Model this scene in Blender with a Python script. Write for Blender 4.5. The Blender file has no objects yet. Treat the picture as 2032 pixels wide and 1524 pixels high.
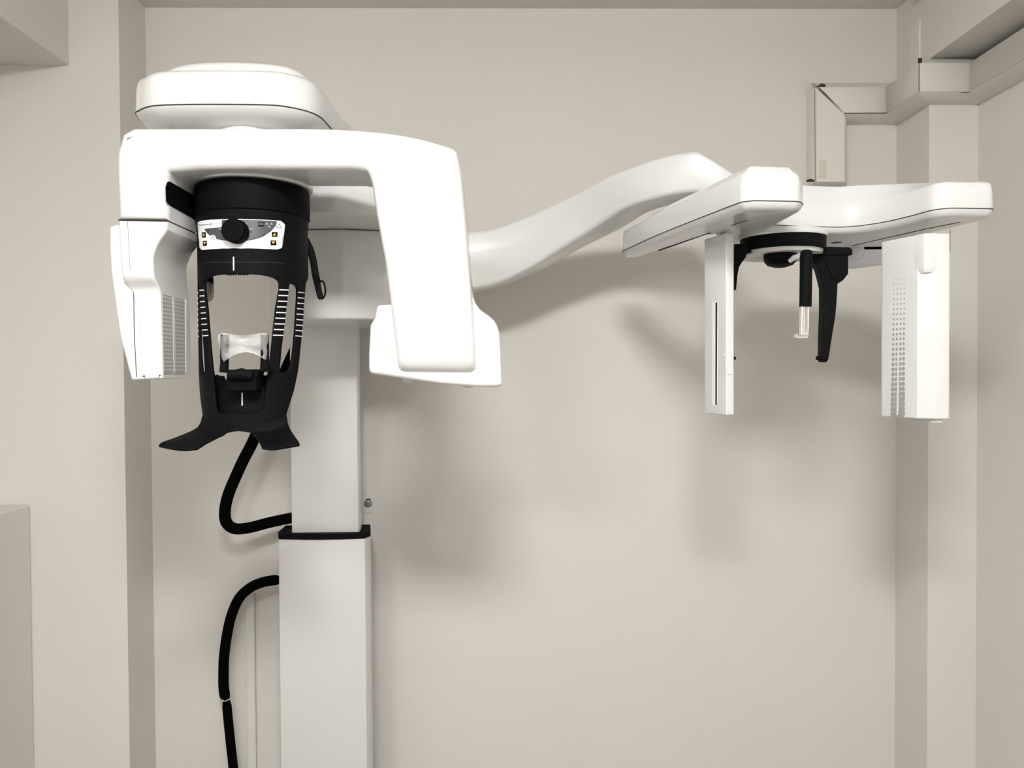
import bpy, bmesh, math, random
from mathutils import Vector, Matrix
from mathutils.geometry import tessellate_polygon
S = bpy.context.scene
COL = S.collection
random.seed(4)
# ------------------------------------------------------------------ camera
F = 1527.0                      # focal length in pixels of the 2032 x 1524 frame
EYE = Vector((0.0, 0.0, 1.5))
_fy = Vector((-26 / F, 27 / F, -1)).normalized()          # room depth axis seen from the camera
_uz = Vector((-.0065, 1, 0)); _uz = (_uz - _uz.dot(_fy) * _fy).normalized()
_ux = _fy.cross(_uz)
RW = Matrix((_ux, _fy, _uz))                               # camera vectors -> world vectors
cam = bpy.data.objects.new('camera', bpy.data.cameras.new('camera'))
COL.objects.link(cam)
cam.data.sensor_width = 36
cam.data.lens = F / 2032 * 36
cam.data.clip_start = .02
cam.matrix_world = Matrix.Translation(EYE) @ RW.to_4x4()
S.camera = cam
# ------------------------------------------------------------------ world, exposure
S.view_settings.view_transform = 'Standard'
S.view_settings.look = 'None'
S.view_settings.gamma = 1
S.view_settings.use_curve_mapping = False
S.view_settings.exposure = 0.0
w = bpy.data.worlds.new('world'); S.world = w; w.use_nodes = True
w.node_tree.nodes['Background'].inputs[0].default_value = (.9, .95, 1, 1)
w.node_tree.nodes['Background'].inputs[1].default_value = .05
LAMPS = ((-.02, -.15, 142), (-.80, -1.0, 62))     # ceiling lamp centres x, y and emission strength
LAMP_COLOUR = (1.0, .99, .975)
CEIL = EYE.z + 1.026

# ------------------------------------------------------------------ pixel rays
def ray(px, py):
    return RW @ Vector(((px - 1016) / F, -(py - 762) / F, -1))
def P(px, py, Y):
    d = ray(px, py); return EYE + d * (Y / d.y)
def PX(px, py, X):
    d = ray(px, py); return EYE + d * (X / d.x)
def PH(px, py, z):              # z is measured from eye level
    d = ray(px, py); return EYE + d * (z / d.z)
def PL(px, py, p0, n):
    d = ray(px, py); return EYE + d * ((p0 - EYE).dot(n) / d.dot(n))
AX = Vector((-.447, 1.42))     # turning axis of the scanner
def CY(px, py, R):              # -> (theta, z, R) on the cylinder about the turning axis
    d = ray(px, py)
    a = d.x ** 2 + d.y ** 2
    b = -2 * (d.x * AX.x + d.y * AX.y)
    c = AX.x ** 2 + AX.y ** 2 - R * R
    q = b * b - 4 * a * c
    t = (-b - math.sqrt(max(q, 0))) / (2 * a)
    p = EYE + d * t
    return math.atan2(p.x - AX.x, -(p.y - AX.y)), p.z, R
def cyl(th, z, R):
    return Vector((AX.x + R * math.sin(th), AX.y - R * math.cos(th), z))

# ------------------------------------------------------------------ materials
def mat(name, col, rough=.5, coat=0, noise=0, nscale=60, bump=0, bscale=300, metal=0, spec=.5, **kw):
    m = bpy.data.materials.new(name); m.use_nodes = True
    nt = m.node_tree; b = nt.nodes['Principled BSDF']
    b.inputs['Base Color'].default_value = (*col, 1)
    b.inputs['Roughness'].default_value = rough
    b.inputs['Metallic'].default_value = metal
    b.inputs['Specular IOR Level'].default_value = spec
    b.inputs['Coat Weight'].default_value = coat
    b.inputs['Coat Roughness'].default_value = .05
    tc = nt.nodes.new('ShaderNodeTexCoord')
    if noise:
        n = nt.nodes.new('ShaderNodeTexNoise'); n.inputs['Scale'].default_value = nscale; n.inputs['Detail'].default_value = 4
        nt.links.new(tc.outputs['Object'], n.inputs['Vector'])
        r = nt.nodes.new('ShaderNodeMixRGB'); r.inputs[1].default_value = (*[c * (1 - noise) for c in col], 1)
        r.inputs[2].default_value = (*[min(1, c * (1 + noise)) for c in col], 1)
        nt.links.new(n.outputs['Fac'], r.inputs[0]); nt.links.new(r.outputs[0], b.inputs['Base Color'])
    if bump:
        n = nt.nodes.new('ShaderNodeTexNoise'); n.inputs['Scale'].default_value = bscale; n.inputs['Detail'].default_value = 3
        nt.links.new(tc.outputs['Object'], n.inputs['Vector'])
        u = nt.nodes.new('ShaderNodeBump'); u.inputs['Strength'].default_value = bump; u.inputs['Distance'].default_value = .001
        nt.links.new(n.outputs['Fac'], u.inputs['Height']); nt.links.new(u.outputs[0], b.inputs['Normal'])
    return m
M = {
    'wall': mat('cream_wall_paint', (.655, .632, .592), .62, noise=.025, nscale=1.6, bump=.25, bscale=120),
    'ceil': mat('ceiling_paint', (.65, .63, .59), .7, noise=.02, nscale=2),
    'floor': mat('grey_vinyl_floor', (.24, .23, .21), .5, noise=.08, nscale=8),
    'white': mat('glossy_white_plastic', (.66, .657, .648), .28, coat=.6, noise=.006, nscale=3),
    'satin': mat('satin_white_plastic', (.64, .635, .62), .42, noise=.006, nscale=3),
    'column': mat('satin_white_column', (.62, .615, .605), .34, coat=.15, noise=.01, nscale=3),
    'black': mat('grained_black_plastic', (.004, .004, .005), .5, noise=.45, nscale=500, bump=.7, bscale=900, spec=.07),
    'blackm': mat('matt_black_plastic', (.0035, .0035, .004), .6, noise=.2, nscale=200, spec=.05),
    'rubber': mat('black_corrugated_hose', (.0012, .0012, .0012), .9, noise=.2, nscale=200, spec=.04),
    'seam': mat('dark_seam', (.02, .02, .02), .8, noise=.1),
    'trunk': mat('painted_trunking', (.68, .662, .622), .48, noise=.02, nscale=10),
    'gap': mat('dark_gap', (.03, .025, .02), .9, noise=.1),
    'mark': mat('white_print', (.8, .8, .8), .6, noise=.02),
    'grey': mat('grey_print', (.30, .29, .285), .6, noise=.03),
    'dark': mat('panel_grey_print', (.055, .06, .072), .4, noise=.05),
    'panel': mat('white_panel_foil', (.83, .85, .86), .35, noise=.01),
    'orange': mat('orange_print', (.85, .45, .06), .5, noise=.03),
    'steel': mat('zinc_steel', (.45, .44, .42), .35, metal=1, noise=.1),
    'pad': mat('grey_silicone_pad', (.42, .39, .33), .55, noise=.05),
    'red': mat('dark_red_print', (.30, .06, .05), .5, noise=.05),
    'tie': mat('pale_tie', (.72, .70, .64), .5, noise=.03),
}
def clear_mat(name, alpha, col, rough):
    m = bpy.data.materials.new(name); m.use_nodes = True; nt = m.node_tree
    b = nt.nodes['Principled BSDF']; b.inputs['Base Color'].default_value = (*col, 1); b.inputs['Roughness'].default_value = rough
    t = nt.nodes.new('ShaderNodeBsdfTransparent'); x = nt.nodes.new('ShaderNodeMixShader')
    n = nt.nodes.new('ShaderNodeTexNoise'); n.inputs['Scale'].default_value = 60
    r = nt.nodes.new('ShaderNodeMapRange'); r.inputs[3].default_value = alpha - .1; r.inputs[4].default_value = alpha + .1
    nt.links.new(n.outputs['Fac'], r.inputs[0]); nt.links.new(r.outputs[0], x.inputs[0])
    nt.links.new(t.outputs[0], x.inputs[1]); nt.links.new(b.outputs[0], x.inputs[2])
    nt.links.new(x.outputs[0], nt.nodes['Material Output'].inputs[0])
    return m
M['bag'] = clear_mat('frosted_plastic_film', .30, (.74, .74, .73), .3)
M['acrylic'] = clear_mat('clear_acrylic', .34, (.85, .84, .82), .08)

# ------------------------------------------------------------------ objects
ROOTS = {}
def finish(name, bm, m, parent=None, angle=38, normals=True):
    if normals: bmesh.ops.recalc_face_normals(bm, faces=bm.faces)
    me = bpy.data.meshes.new(name); bm.to_mesh(me); bm.free()
    for p in me.polygons: p.use_smooth = True
    me.set_sharp_from_angle(angle=math.radians(angle))
    me.materials.append(M[m] if isinstance(m, str) else m)
    o = bpy.data.objects.new(name, me); COL.objects.link(o)
    if parent is not None:
        o.parent = parent
        if parent.type == 'EMPTY': o.matrix_parent_inverse = Matrix.Translation(-Vector(parent.location))
    return o
def thing(name, loc, label, cat, group=None):
    o = bpy.data.objects.new(name, None); COL.objects.link(o); o.location = loc; o.empty_display_size = .05
    o['label'] = label; o['category'] = cat
    if group: o['group'] = group
    return o
def tag(o, label, cat, group=None):
    o['label'] = label; o['category'] = cat
    if group: o['group'] = group
    return o
def structure(o): o['kind'] = 'structure'; return o

def fillet(pts, seg=6):
    """pts: (x, y) or (x, y, r); corners with r are rounded"""
    out = []; n = len(pts)
    for i, p in enumerate(pts):
        if len(p) < 3 or p[2] <= 0: out.append((p[0], p[1])); continue
        a = Vector(pts[i - 1][:2]); b = Vector(p[:2]); c = Vector(pts[(i + 1) % n][:2])
        u = (a - b); v = (c - b); lu, lv = u.length, v.length; u /= lu; v /= lv
        ang = math.acos(max(-1, min(1, u.dot(v))))
        if ang > 3.0: out.append((p[0], p[1])); continue
        t = min(p[2] / math.tan(ang / 2), lu * .49, lv * .49)
        s, e = b + u * t, b + v * t
        for k in range(seg + 1):
            q = k / seg
            out.append(tuple((1 - q) ** 2 * s + 2 * q * (1 - q) * (b * .97 + (s + e) * .015) + q * q * e))
    return out
def catmull(pts, k=5, closed=False):
    P_ = [Vector(p) for p in pts]; n = len(P_); out = []
    rng = range(n if closed else n - 1)
    for i in rng:
        p0 = P_[i - 1] if (closed or i > 0) else P_[0] * 2 - P_[1]
        p1 = P_[i]; p2 = P_[(i + 1) % n]
        p3 = P_[(i + 2) % n] if (closed or i + 2 < n) else P_[-1] * 2 - P_[-2]
        for j in range(k):
            t = j / k
            out.append(.5 * ((2 * p1) + (p2 - p0) * t + (2 * p0 - 5 * p1 + 4 * p2 - p3) * t * t + (3 * p1 - p0 - 3 * p2 + p3) * t ** 3))
    if not closed: out.append(P_[-1])
    return out
def offset(poly, d):
    """inward offset of a counter-clockwise polygon"""
    n = len(poly); out = []
    for i in range(n):
        a = Vector(poly[i - 1]); b = Vector(poly[i]); c = Vector(poly[(i + 1) % n])
        e1 = (b - a); e2 = (c - b)
        if e1.length < 1e-9: e1 = e2.copy()
        if e2.length < 1e-9: e2 = e1.copy()
        e1.normalize(); e2.normalize()
        n1 = Vector((-e1.y, e1.x)); n2 = Vector((-e2.y, e2.x)); m = n1 + n2
        if m.length < 1e-6: m = n1
        m.normalize(); k = max(m.dot(n1), .5)
        out.append(tuple(b + m * d / k))
    return out
def area(p): return sum(p[i - 1][0] * p[i][1] - p[i][0] * p[i - 1][1] for i in range(len(p))) / 2
def clean(poly, eps=2e-4):
    out = []
    for p in poly:
        if not out or (Vector(p) - Vector(out[-1])).length > eps: out.append(p)
    if (Vector(out[0]) - Vector(out[-1])).length < eps: out.pop()
    return out
def slab_bm(poly, prof, mp, bm=None, mirror=False):
    """loops of poly inset by prof[i][0] at level prof[i][1], closed with caps"""
    poly = clean(poly)
    if area(poly) < 0: poly = poly[::-1]
    bm = bm or bmesh.new(); loops = []
    for ins, wv in prof:
        q = offset(poly, ins) if ins else poly
        loops.append([bm.verts.new(mp(u, v, wv)) for u, v in q])
    n = len(poly)
    for a, b in zip(loops, loops[1:]):
        for i in range(n):
            try: bm.faces.new((a[i - 1], a[i], b[i], b[i - 1]))
            except ValueError: pass
    for L in (loops[0], loops[-1]):
        vs = L; q = [v.co for v in vs]
        nrm = Vector((0, 0, 0))
        tri = tessellate_polygon([q])
        for t in tri:
            try: bm.faces.new([vs[k] for k in t])
            except ValueError: pass
    return bm
def bev(w0, w1, b, s=5, b2=None):
    """profile from level w0 to w1 with rounded edges of radius b"""
    b2 = b if b2 is None else b2
    sg = 1 if w1 > w0 else -1
    pr = [(b * 1.08 + .0004, w0)]
    for k in range(s + 1):
        a = math.pi / 2 * k / s; pr.append((b * (1 - math.sin(a)), w0 + sg * b * (1 - math.cos(a))))
    for k in range(s + 1):
        a = math.pi / 2 * (1 - k / s); pr.append((b2 * (1 - math.sin(a)), w1 - sg * b2 * (1 - math.cos(a))))
    pr.append((b2 * 1.08 + .0004, w1))
    return pr
def front(name, pts, Y, depth, b, m, parent, step=None, dense=False):
    """traced outline standing in the plane y = Y, depth metres thick, as one mesh"""
    q = fillet(pts)
    uv = []
    for x, y in q:
        p = P(x, y, Y); uv.append((p.x, p.z))
    f = (lambda u, v, w_: Vector((u, w_, v))) if step is None else (lambda u, v, w_: Vector((u, w_ + step(u, v, w_), v)))
    return finish(name, slab_bm(uv, bev(Y, Y + depth, b), f), m, parent)
def plan(name, poly, z0, z1, b, m, parent=None, b2=None):
    return finish(name, slab_bm(poly, bev(z0, z1, b, b2=b2), lambda u, v, w_: Vector((u, v, w_))), m, parent)
def box(name, x0, x1, y0, y1, z0, z1, m, parent=None, b=0):
    poly = [(x0, y0), (x1, y0), (x1, y1), (x0, y1)]
    if b: return plan(name, [p for p in fillet([(*q, b) for q in poly], 4)], z0, z1, b, m, parent)
    return finish(name, slab_bm(poly, [(0, z0), (0, z1)], lambda u, v, w_: Vector((u, v, w_))), m, parent)
def tube_bm(path, r, n=14, bm=None, flat=1.0, cap=True):
    bm = bm or bmesh.new(); path = [Vector(p) for p in path]; rings = []
    up = None
    for i, p in enumerate(path):
        t = (path[min(i + 1, len(path) - 1)] - path[max(i - 1, 0)]).normalized()
        if up is None: up = t.orthogonal().normalized() if abs(t.y) > .9 else Vector((0, 1, 0))
        s = t.cross(up).normalized(); up = s.cross(t).normalized()
        ri = r[i] if isinstance(r, (list, tuple)) else r
        rings.append([bm.verts.new(p + ri * (math.cos(2 * math.pi * k / n) * s + flat * math.sin(2 * math.pi * k / n) * up)) for k in range(n)])
    for a, b in zip(rings, rings[1:]):
        for k in range(n): bm.faces.new((a[k - 1], a[k], b[k], b[k - 1]))
    if cap:
        bm.faces.new(rings[0]); bm.faces.new(rings[-1])
    return bm
def tube(name, path, r, m, parent=None, n=14, flat=1.0):
    return finish(name, tube_bm(path, r, n, flat=flat), m, parent)
def lathe(name, c, prof, m, parent=None, n=48, axis=Vector((0, 0, 1)), angle=38):
    """prof: (radius, height) from c along axis"""
    bm = bmesh.new(); a = axis.normalized(); s = a.orthogonal().normalized(); t = a.cross(s); rings = []
    for r, h in prof:
        if r < 1e-6: rings.append([bm.verts.new(c + a * h)])
        else: rings.append([bm.verts.new(c + a * h + r * (math.cos(2 * math.pi * k / n) * s + math.sin(2 * math.pi * k / n) * t)) for k in range(n)])
    for x, y in zip(rings, rings[1:]):
        for k in range(n):
            if len(x) == 1 and len(y) == 1: continue
            if len(x) == 1: bm.faces.new((x[0], y[k], y[k - 1]))
            elif len(y) == 1: bm.faces.new((x[k - 1], x[k], y[0]))
            else: bm.faces.new((x[k - 1], x[k], y[k], y[k - 1]))
    if len(rings[0]) > 1: bm.faces.new(rings[0])
    if len(rings[-1]) > 1: bm.faces.new(rings[-1])
    return finish(name, bm, m, parent, angle)
def densify(q, step):
    out = []
    for i in range(len(q)):
        a = Vector(q[i]); b = Vector(q[(i + 1) % len(q)]); k = max(1, int((b - a).length / step))
        for j in range(k): out.append(tuple(a + (b - a) * j / k))
    return out
def solidify(o, t, off=-1, b=0):
    s = o.modifiers.new('solidify', 'SOLIDIFY'); s.thickness = t; s.offset = off
    if b:
        v = o.modifiers.new('bevel', 'BEVEL'); v.width = b; v.segments = 2; v.limit_method = 'ANGLE'; v.angle_limit = math.radians(50)
    return o
def flat_fill(loops, bm=None, cuts=None, R=None):
    """triangulated polygon with holes in the u, v plane, cut by vertical lines every `cuts`"""
    bm = bm or bmesh.new()
    vs = [[Vector((u, v, 0)) for u, v in L] for L in loops]
    flat = [v for L in vs for v in L]
    bv = [bm.verts.new(v) for v in flat]
    for t in tessellate_polygon(vs):
        try: bm.faces.new([bv[k] for k in t])
        except ValueError: pass
    if cuts:
        lo = min(v.x for v in flat); hi = max(v.x for v in flat); u = math.ceil(lo / cuts) * cuts
        while u < hi:
            bmesh.ops.bisect_plane(bm, geom=bm.verts[:] + bm.edges[:] + bm.faces[:], plane_co=(u, 0, 0), plane_no=(1, 0, 0), dist=1e-6)
            u += cuts
    return bm
def wrap(name, loops, R, m, parent, thick=.0006, conv=True, mirror=False, b=0):
    """outline(s) traced in pixels laid on the cylinder of radius R"""
    LL = []
    for L in loops:
        q = densify(fillet(L) if conv else L, 6 if conv else .02)
        if conv:
            q = [CY(x, y, R)[:2] for x, y in q]
        LL.append([((-t if mirror else t), z) for t, z in q])
    bm = flat_fill(LL, cuts=math.radians(3))
    for v in bm.verts: v.co = cyl(v.co.x, v.co.y, R)
    bmesh.ops.remove_doubles(bm, verts=bm.verts, dist=1e-6)
    bmesh.ops.recalc_face_normals(bm, faces=bm.faces)
    # outward
    s = sum(((f.calc_center_median() - Vector((AX.x, AX.y, f.calc_center_median().z))).dot(f.normal)) * f.calc_area() for f in bm.faces)
    if s < 0: bmesh.ops.reverse_faces(bm, faces=bm.faces[:])
    return solidify(finish(name, bm, m, parent, normals=False), thick, -1, b)

E = EYE.z
# ================================================================== the room
YB = 2.2                         # back wall
XL, XR = -1.45, 1.276            # side walls
YF = -2.3                        # wall behind the camera
YP = 2.046                       # left pier front
XP = -.9885                        # left pier side
YQ = 2.032; XQ = 1.1445           # right pier front and side
def wallbox(name, *a, m='wall'): return structure(box(name, *a, m))
wallbox('wall_back', XL - .1, XR + .1, YB, YB + .1, -.1, CEIL + .1)
wallbox('wall_left', XL - .1, XL, YF, YB, -.1, CEIL + .1)
wallbox('wall_right', XR, XR + .1, YF, YB, -.1, CEIL + .1)
wallbox('wall_front', XL - .1, XR + .1, YF - .1, YF, -.1, CEIL + .1)
wallbox('floor', XL - .1, XR + .1, YF - .1, YB + .1, -.1, 0, m='floor')
wallbox('ceiling', XL - .1, XR + .1, YF - .1, YB + .1, CEIL, CEIL + .1, m='ceil')
wallbox('trim_1', XL, XP, YP, YB, 0, CEIL)                     # pier left of the alcove
wallbox('trim_2', XQ, XR, YQ, YB, 0, CEIL)                     # pier in the right corner
wallbox('trim_3', XL, -1.119, YF, YP, E + .805, CEIL)          # beam along the left wall
wallbox('trim_4', XQ, XR, YF, YQ, E + .817, CEIL)              # beam along the right wall
structure(box('trim_5', XL, -1.239, YF + .8, YP, 0, E - .3455, 'wall', None, .006))      # boxed ledge along the left wall

# ceiling lamp
for (lx, ly, power), lab in zip(LAMPS, ('square white ceiling lamp over the middle of the room', 'square white ceiling lamp further from the machine, near the left wall')):
    lamp = thing('ceiling_light', (lx, ly, CEIL), lab, 'ceiling light')
    box('lamp_base', lx - .21, lx + .21, ly - .15, ly + .15, CEIL - .015, CEIL, 'satin', lamp)
    em = bpy.data.materials.new('lamp_diffuser'); em.use_nodes = True
    bs = em.node_tree.nodes['Principled BSDF']; bs.inputs['Emission Color'].default_value = (*LAMP_COLOUR, 1); bs.inputs['Emission Strength'].default_value = power
    bs.inputs['Base Color'].default_value = (.8, .8, .8, 1)
    box('diffuser', lx - .19, lx + .19, ly - .13, ly + .13, CEIL - .08, CEIL - .0149, em, lamp)

# ------------------------------------------------------------------ cable trunking
ZT0, ZT1 = E + .7095, E + .7825    # face of the trunking
TD = .06
def trunk(label, along, p0, p1, nrm, m0=0, m1=0, g='cable trunking around the corner pier', start=None):
    """run from p0 to p1 (plan points on the wall); m0, m1 lengthen the front edge at either end for the mitres"""
    p0 = Vector(p0); p1 = Vector(p1); n = Vector(nrm); t = (p1 - p0).normalized()
    o = thing('cable_trunking', (*((p0 + p1) / 2), ZT0 - .012), label, 'cable trunking', g)
    base = [(0, ZT0 - .012), (TD * .45, ZT0 - .010), (TD * .75, ZT0 - .006), (TD, ZT0)]
    top = [(TD, ZT1), (TD * .72, ZT1 + .012), (TD * .3, ZT1 + .027), (0, ZT1 + .033)]
    bm = bmesh.new(); A = []; B = []
    for d, z in base + top:
        k = d / TD
        a = p0 + n * d - t * (m0 * k); b = p1 + n * d + t * (m1 * k)
        if start: a.x = start(z)
        A.append(bm.verts.new((a.x, a.y, z))); B.append(bm.verts.new((b.x, b.y, z)))
    N = len(A)
    for i in range(N): bm.faces.new((A[i - 1], A[i], B[i], B[i - 1]))
    bm.faces.new(A); bm.faces.new(B)
    finish('channel', bm, 'trunk', o, 50)
    # clip-on lid, a little proud of the channel
    bm = bmesh.new(); L = .0015; V = []
    for z in (ZT0 + .0015, ZT1 - .001):
        for d in (TD - .001, TD + L):
            k = d / TD; a = p0 + n * d - t * (m0 * k - .0012); b = p1 + n * d + t * (m1 * k - .0012)
            if start: a.x = start(z) + .0012
            V.append((bm.verts.new((a.x, a.y, z)), bm.verts.new((b.x, b.y, z))))
    order = [0, 1, 3, 2]
    for i in range(4):
        q, r = V[order[i - 1]], V[order[i]]; bm.faces.new((q[0], r[0], r[1], q[1]))
    bm.faces.new([V[i][0] for i in order]); bm.faces.new([V[i][1] for i in order])
    finish('lid', bm, 'trunk', o, 50)
    bm = bmesh.new(); q0 = p0 + n * (TD * .985); q1 = p1 + n * (TD * .985)
    return o
x0v, x1v = P(1600, 300, 2.2).x, P(1675, 300, 2.14).x            # upright piece
g = 'cable trunking around the corner pier'
tr = [None] * 4
tr[0] = trunk('horizontal painted trunking on the back wall, right of the mitred bend', 0, (x1v, YB), (XQ, YB), (0, -1), 0, -TD, start=lambda z: max(x0v + .012, x0v + .001 + (ZT1 - z) / (ZT1 - ZT0) * (x1v - x0v)))
tr[1] = trunk('painted trunking on the narrow side of the corner pier', 0, (XQ, YB - 0), (XQ, YQ), (-1, 0), -TD, TD)
tr[2] = trunk('painted trunking across the front of the corner pier', 0, (XQ, YQ), (XR, YQ), (0, -1), TD, -TD)
tr[3] = trunk('painted trunking running along the right wall towards the camera', 0, (XR, YQ), (XR, YF + .6), (-1, 0), -TD, 0)
# upright piece
vz0 = P(1640, 361, YB - TD).z
o = thing('cable_trunking', (x0v, YB, vz0), 'upright painted trunking on the back wall below the mitred bend', 'cable trunking', g)
bm = bmesh.new(); A = []; B = []
for x, d in [(x0v, 0), (x0v, TD * .92), (x0v + .004, TD), (x1v, TD), (x1v + .012, TD * .8), (x1v + .025, TD * .3), (x1v + .028, 0)]:
    ztop = ZT1 + .0 if x <= x1v else ZT0 - .004
    ztop = ZT1 - .0005 - (x - x0v) / (x1v - x0v) * (ZT1 - ZT0)
    A.append(bm.verts.new((x, YB - d, vz0))); B.append(bm.verts.new((x, YB - d, min(ztop, ZT1 + .02))))
for i in range(len(A)): bm.faces.new((A[i - 1], A[i], B[i], B[i - 1]))
bm.faces.new(A); bm.faces.new(B); finish('channel', bm, 'trunk', o, 50)
bm = bmesh.new(); A = []; B = []
for x, d in [(x0v + .0215, TD - .001), (x0v + .0215, TD + .002), (x1v, TD + .002), (x1v, TD - .001)]:
    pass
A = [bm.verts.new(v) for v in ((x0v + .005, YB - TD - .002, vz0), (x1v - .001, YB - TD - .002, vz0), (x1v - .001, YB - TD - .002, ZT0 + .001), (x0v + .005, YB - TD - .002, ZT1 - .004))]
B = [bm.verts.new((v.co.x, YB - TD + .001, v.co.z)) for v in A]
bm.faces.new(A); bm.faces.new(B)
for i in range(4): bm.faces.new((A[i - 1], A[i], B[i], B[i - 1]))
finish('lid', bm, 'trunk', o, 50)
# faded sticker on the lid
front('sticker', [(1625, 318), (1640, 318), (1640, 354), (1625, 354)], YB - TD - .0024, .0006, .0001, mat('faded_sticker', (.60, .565, .49), .6, noise=.05), o)
# open end gaps and seams of the trunking
def gapline(pts, Y, w_=.0016, r=None):
    return [P(x, y, Y) for x, y in pts]
bm = bmesh.new()
tube_bm([P(x, y, YB - TD - .0015) for x, y in ((1624, 178), (1672, 224))], .0009, 6, bm)
finish('mitre_seam', bm, 'gap', o)
upright = o
front('open_end', [(1619, 172), (1631, 165), (1638, 168), (1638, 172)], YB - TD - .0022, .0012, .0002, 'gap', o)
front('side_seam', [(1616, 176), (1617.4, 176), (1618.8, 358), (1617.4, 358)], YB - TD - .0026, .0006, .0001, mat('soft_brown_gap', (.22, .20, .17), .9, noise=.05), o)  # thin brown-grey seam line down the left edge of the upright's face

sm = bmesh.new()
for (a, b_, Y) in (((1675, 224.6), (1761, 224.2), YB - TD - .002), ((1762.5, 190), (1762.5, 224), YB - TD - .002)):
    tube_bm([P(*a, Y), P(*b_, Y)], .0009, 6, sm)
finish('lid_seam', sm, 'gap', tr[0])
sm = bmesh.new()
c0 = Vector((XQ - TD - .0015, YQ - TD - .0015, 0))
tube_bm([c0 + Vector((0, 0, ZT0)), c0 + Vector((0, 0, ZT1))], .0010, 6, sm)
finish('corner_seam', sm, 'gap', tr[2])
box('open_end', c0.x - .001, c0.x + .007, c0.y - .001, c0.y + .004, ZT1 + .001, ZT1 + .012, 'gap', tr[2])
sm = bmesh.new()
tube_bm([P(1906, 184, YQ - TD - .002), P(1924, 183.3, YQ - TD - .002)], .0008, 6, sm)
finish('lid_seam', sm, 'gap', tr[2])

# small conduits
def small_trunk(label, x0, x1, y0, y1, z0, z1, g=None):
    o = thing('mini_trunking', ((x0 + x1) / 2, (y0 + y1) / 2, z0), label, 'cable trunking', g)
    box('channel', x0, x1, y0, y1, z0, z1, 'trunk', o, .0015)
    return o
o = small_trunk('narrow upright trunking on the side of the right pier, above the big trunking', XQ - .004, XQ + .001, P(1795, 100, 1).y * 0 + 2.075, 2.135, ZT1 + .0331, P(1795, 47, 2.1).z)
o = small_trunk('short stub of trunking at the ceiling beside the right beam', XQ - .03, XQ + .001, 1.4, 2.06, CEIL - .035, CEIL)
o = small_trunk('slim upright trunking on the back wall left of the machine column', P(491, 1300, YB).x, P(508, 1300, YB).x, YB - .012, YB + .001, .02, P(500, 1176, YB).z)
box('lid', P(493, 1300, YB).x, P(506, 1300, YB).x, YB - .0135, YB - .0115, .021, P(500, 1177, YB).z, 'trunk', o)

# ================================================================== the machine
mach = thing('dental_xray_machine', (-.45, 2.0, 0), 'white panoramic dental x-ray machine with black head support and long side arm', 'x-ray machine')
# ---- column
col_poly = [(-.575, 2.003), (-.568, 1.978), (-.506, 1.970), (-.458, 1.968), (-.406, 1.970), (-.348, 1.978), (-.3365, 2.003), (-.357, 2.13), (-.575, 2.13)]
plan('lower_column', col_poly, 0, E - .4294, .002, 'column', mach)
lc = col_poly
collar = [(-.576, 2.000), (-.567, 1.974), (-.506, 1.965), (-.458, 1.963), (-.406, 1.965), (-.346, 1.974), (-.3365, 2.000), (-.351, 2.085), (-.580, 2.085)]
plan('column_collar', collar, E - .4294, E - .4150, .0025, 'blackm', mach)
plan('upper_column', [(-.537, 1.990), (-.533, 1.987), (-.3665, 1.987), (-.3635, 1.992), (-.3655, 2.035), (-.377, 2.08), (-.53, 2.08), (-.539, 2.035)], E - .43, E + .3, .0015, 'column', mach)
# ---- carriage on the column
cb = P(640, 634, 1.70).z; ct = P(640, 423, 1.53).z
carp = fillet([(-.522, 1.73, .03), (-.47, 1.70, .05), (-.34, 1.695, .05), (-.232, 1.72, .035), (-.215, 1.90, .03), (-.24, 2.09, .02), (-.56, 2.09, .02)])
plan('carriage', carp, cb, ct - .0008, .006, 'white', mach)
bm = bmesh.new(); slab_bm(carp, [(.004, ct - .003), (.004, ct + .001)], lambda u, v, w_: Vector((u, v, w_)), bm); car_seam = finish('carriage_seam', bm, 'seam', mach)
# ---- overhead head: dome in front, neck back to the carriage
ZS = E + .45
dome = [(-.629, 1.3575), (-.6136, 1.3394), (-.5956, 1.3242), (-.5717, 1.3143), (-.5141, 1.3095), (-.4494, 1.3093), (-.3852, 1.3125), (-.3558, 1.322), (-.3288, 1.3437), (-.3133, 1.3741), (-.3082, 1.4319),
        (-.305, 1.52), (-.29, 1.66), (-.27, 1.84), (-.26, 2.00), (-.30, 2.08), (-.55, 2.08), (-.58, 1.95), (-.615, 1.70), (-.638, 1.52), (-.640, 1.42)]
dome = [tuple(v) for v in catmull(dome, 4, True)]
prof = [(.062, ZS - .024), (.060, ZS - .024), (.040, ZS - .021), (.022, ZS - .016), (.010, ZS - .010), (.003, ZS - .004), (0, ZS)]
head = finish('overhead_housing', slab_bm(dome, prof + [(.001, ZS + .03), (.003, ZS + .047), (.007, ZS + .056), (.014, ZS + .062), (.024, ZS + .065), (.032, ZS + .0665), (.036, ZS + .0665)],
              lambda u, v, w_: Vector((u, v, w_))), 'white', mach, 45)
finish('housing_seam', slab_bm(dome, [(.004, ZS - .0009), (-.0004, ZS - .0009), (-.0004, ZS + .0009), (.004, ZS + .0009)], lambda u, v, w_: Vector((u, v, w_))), 'seam', head)
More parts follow.
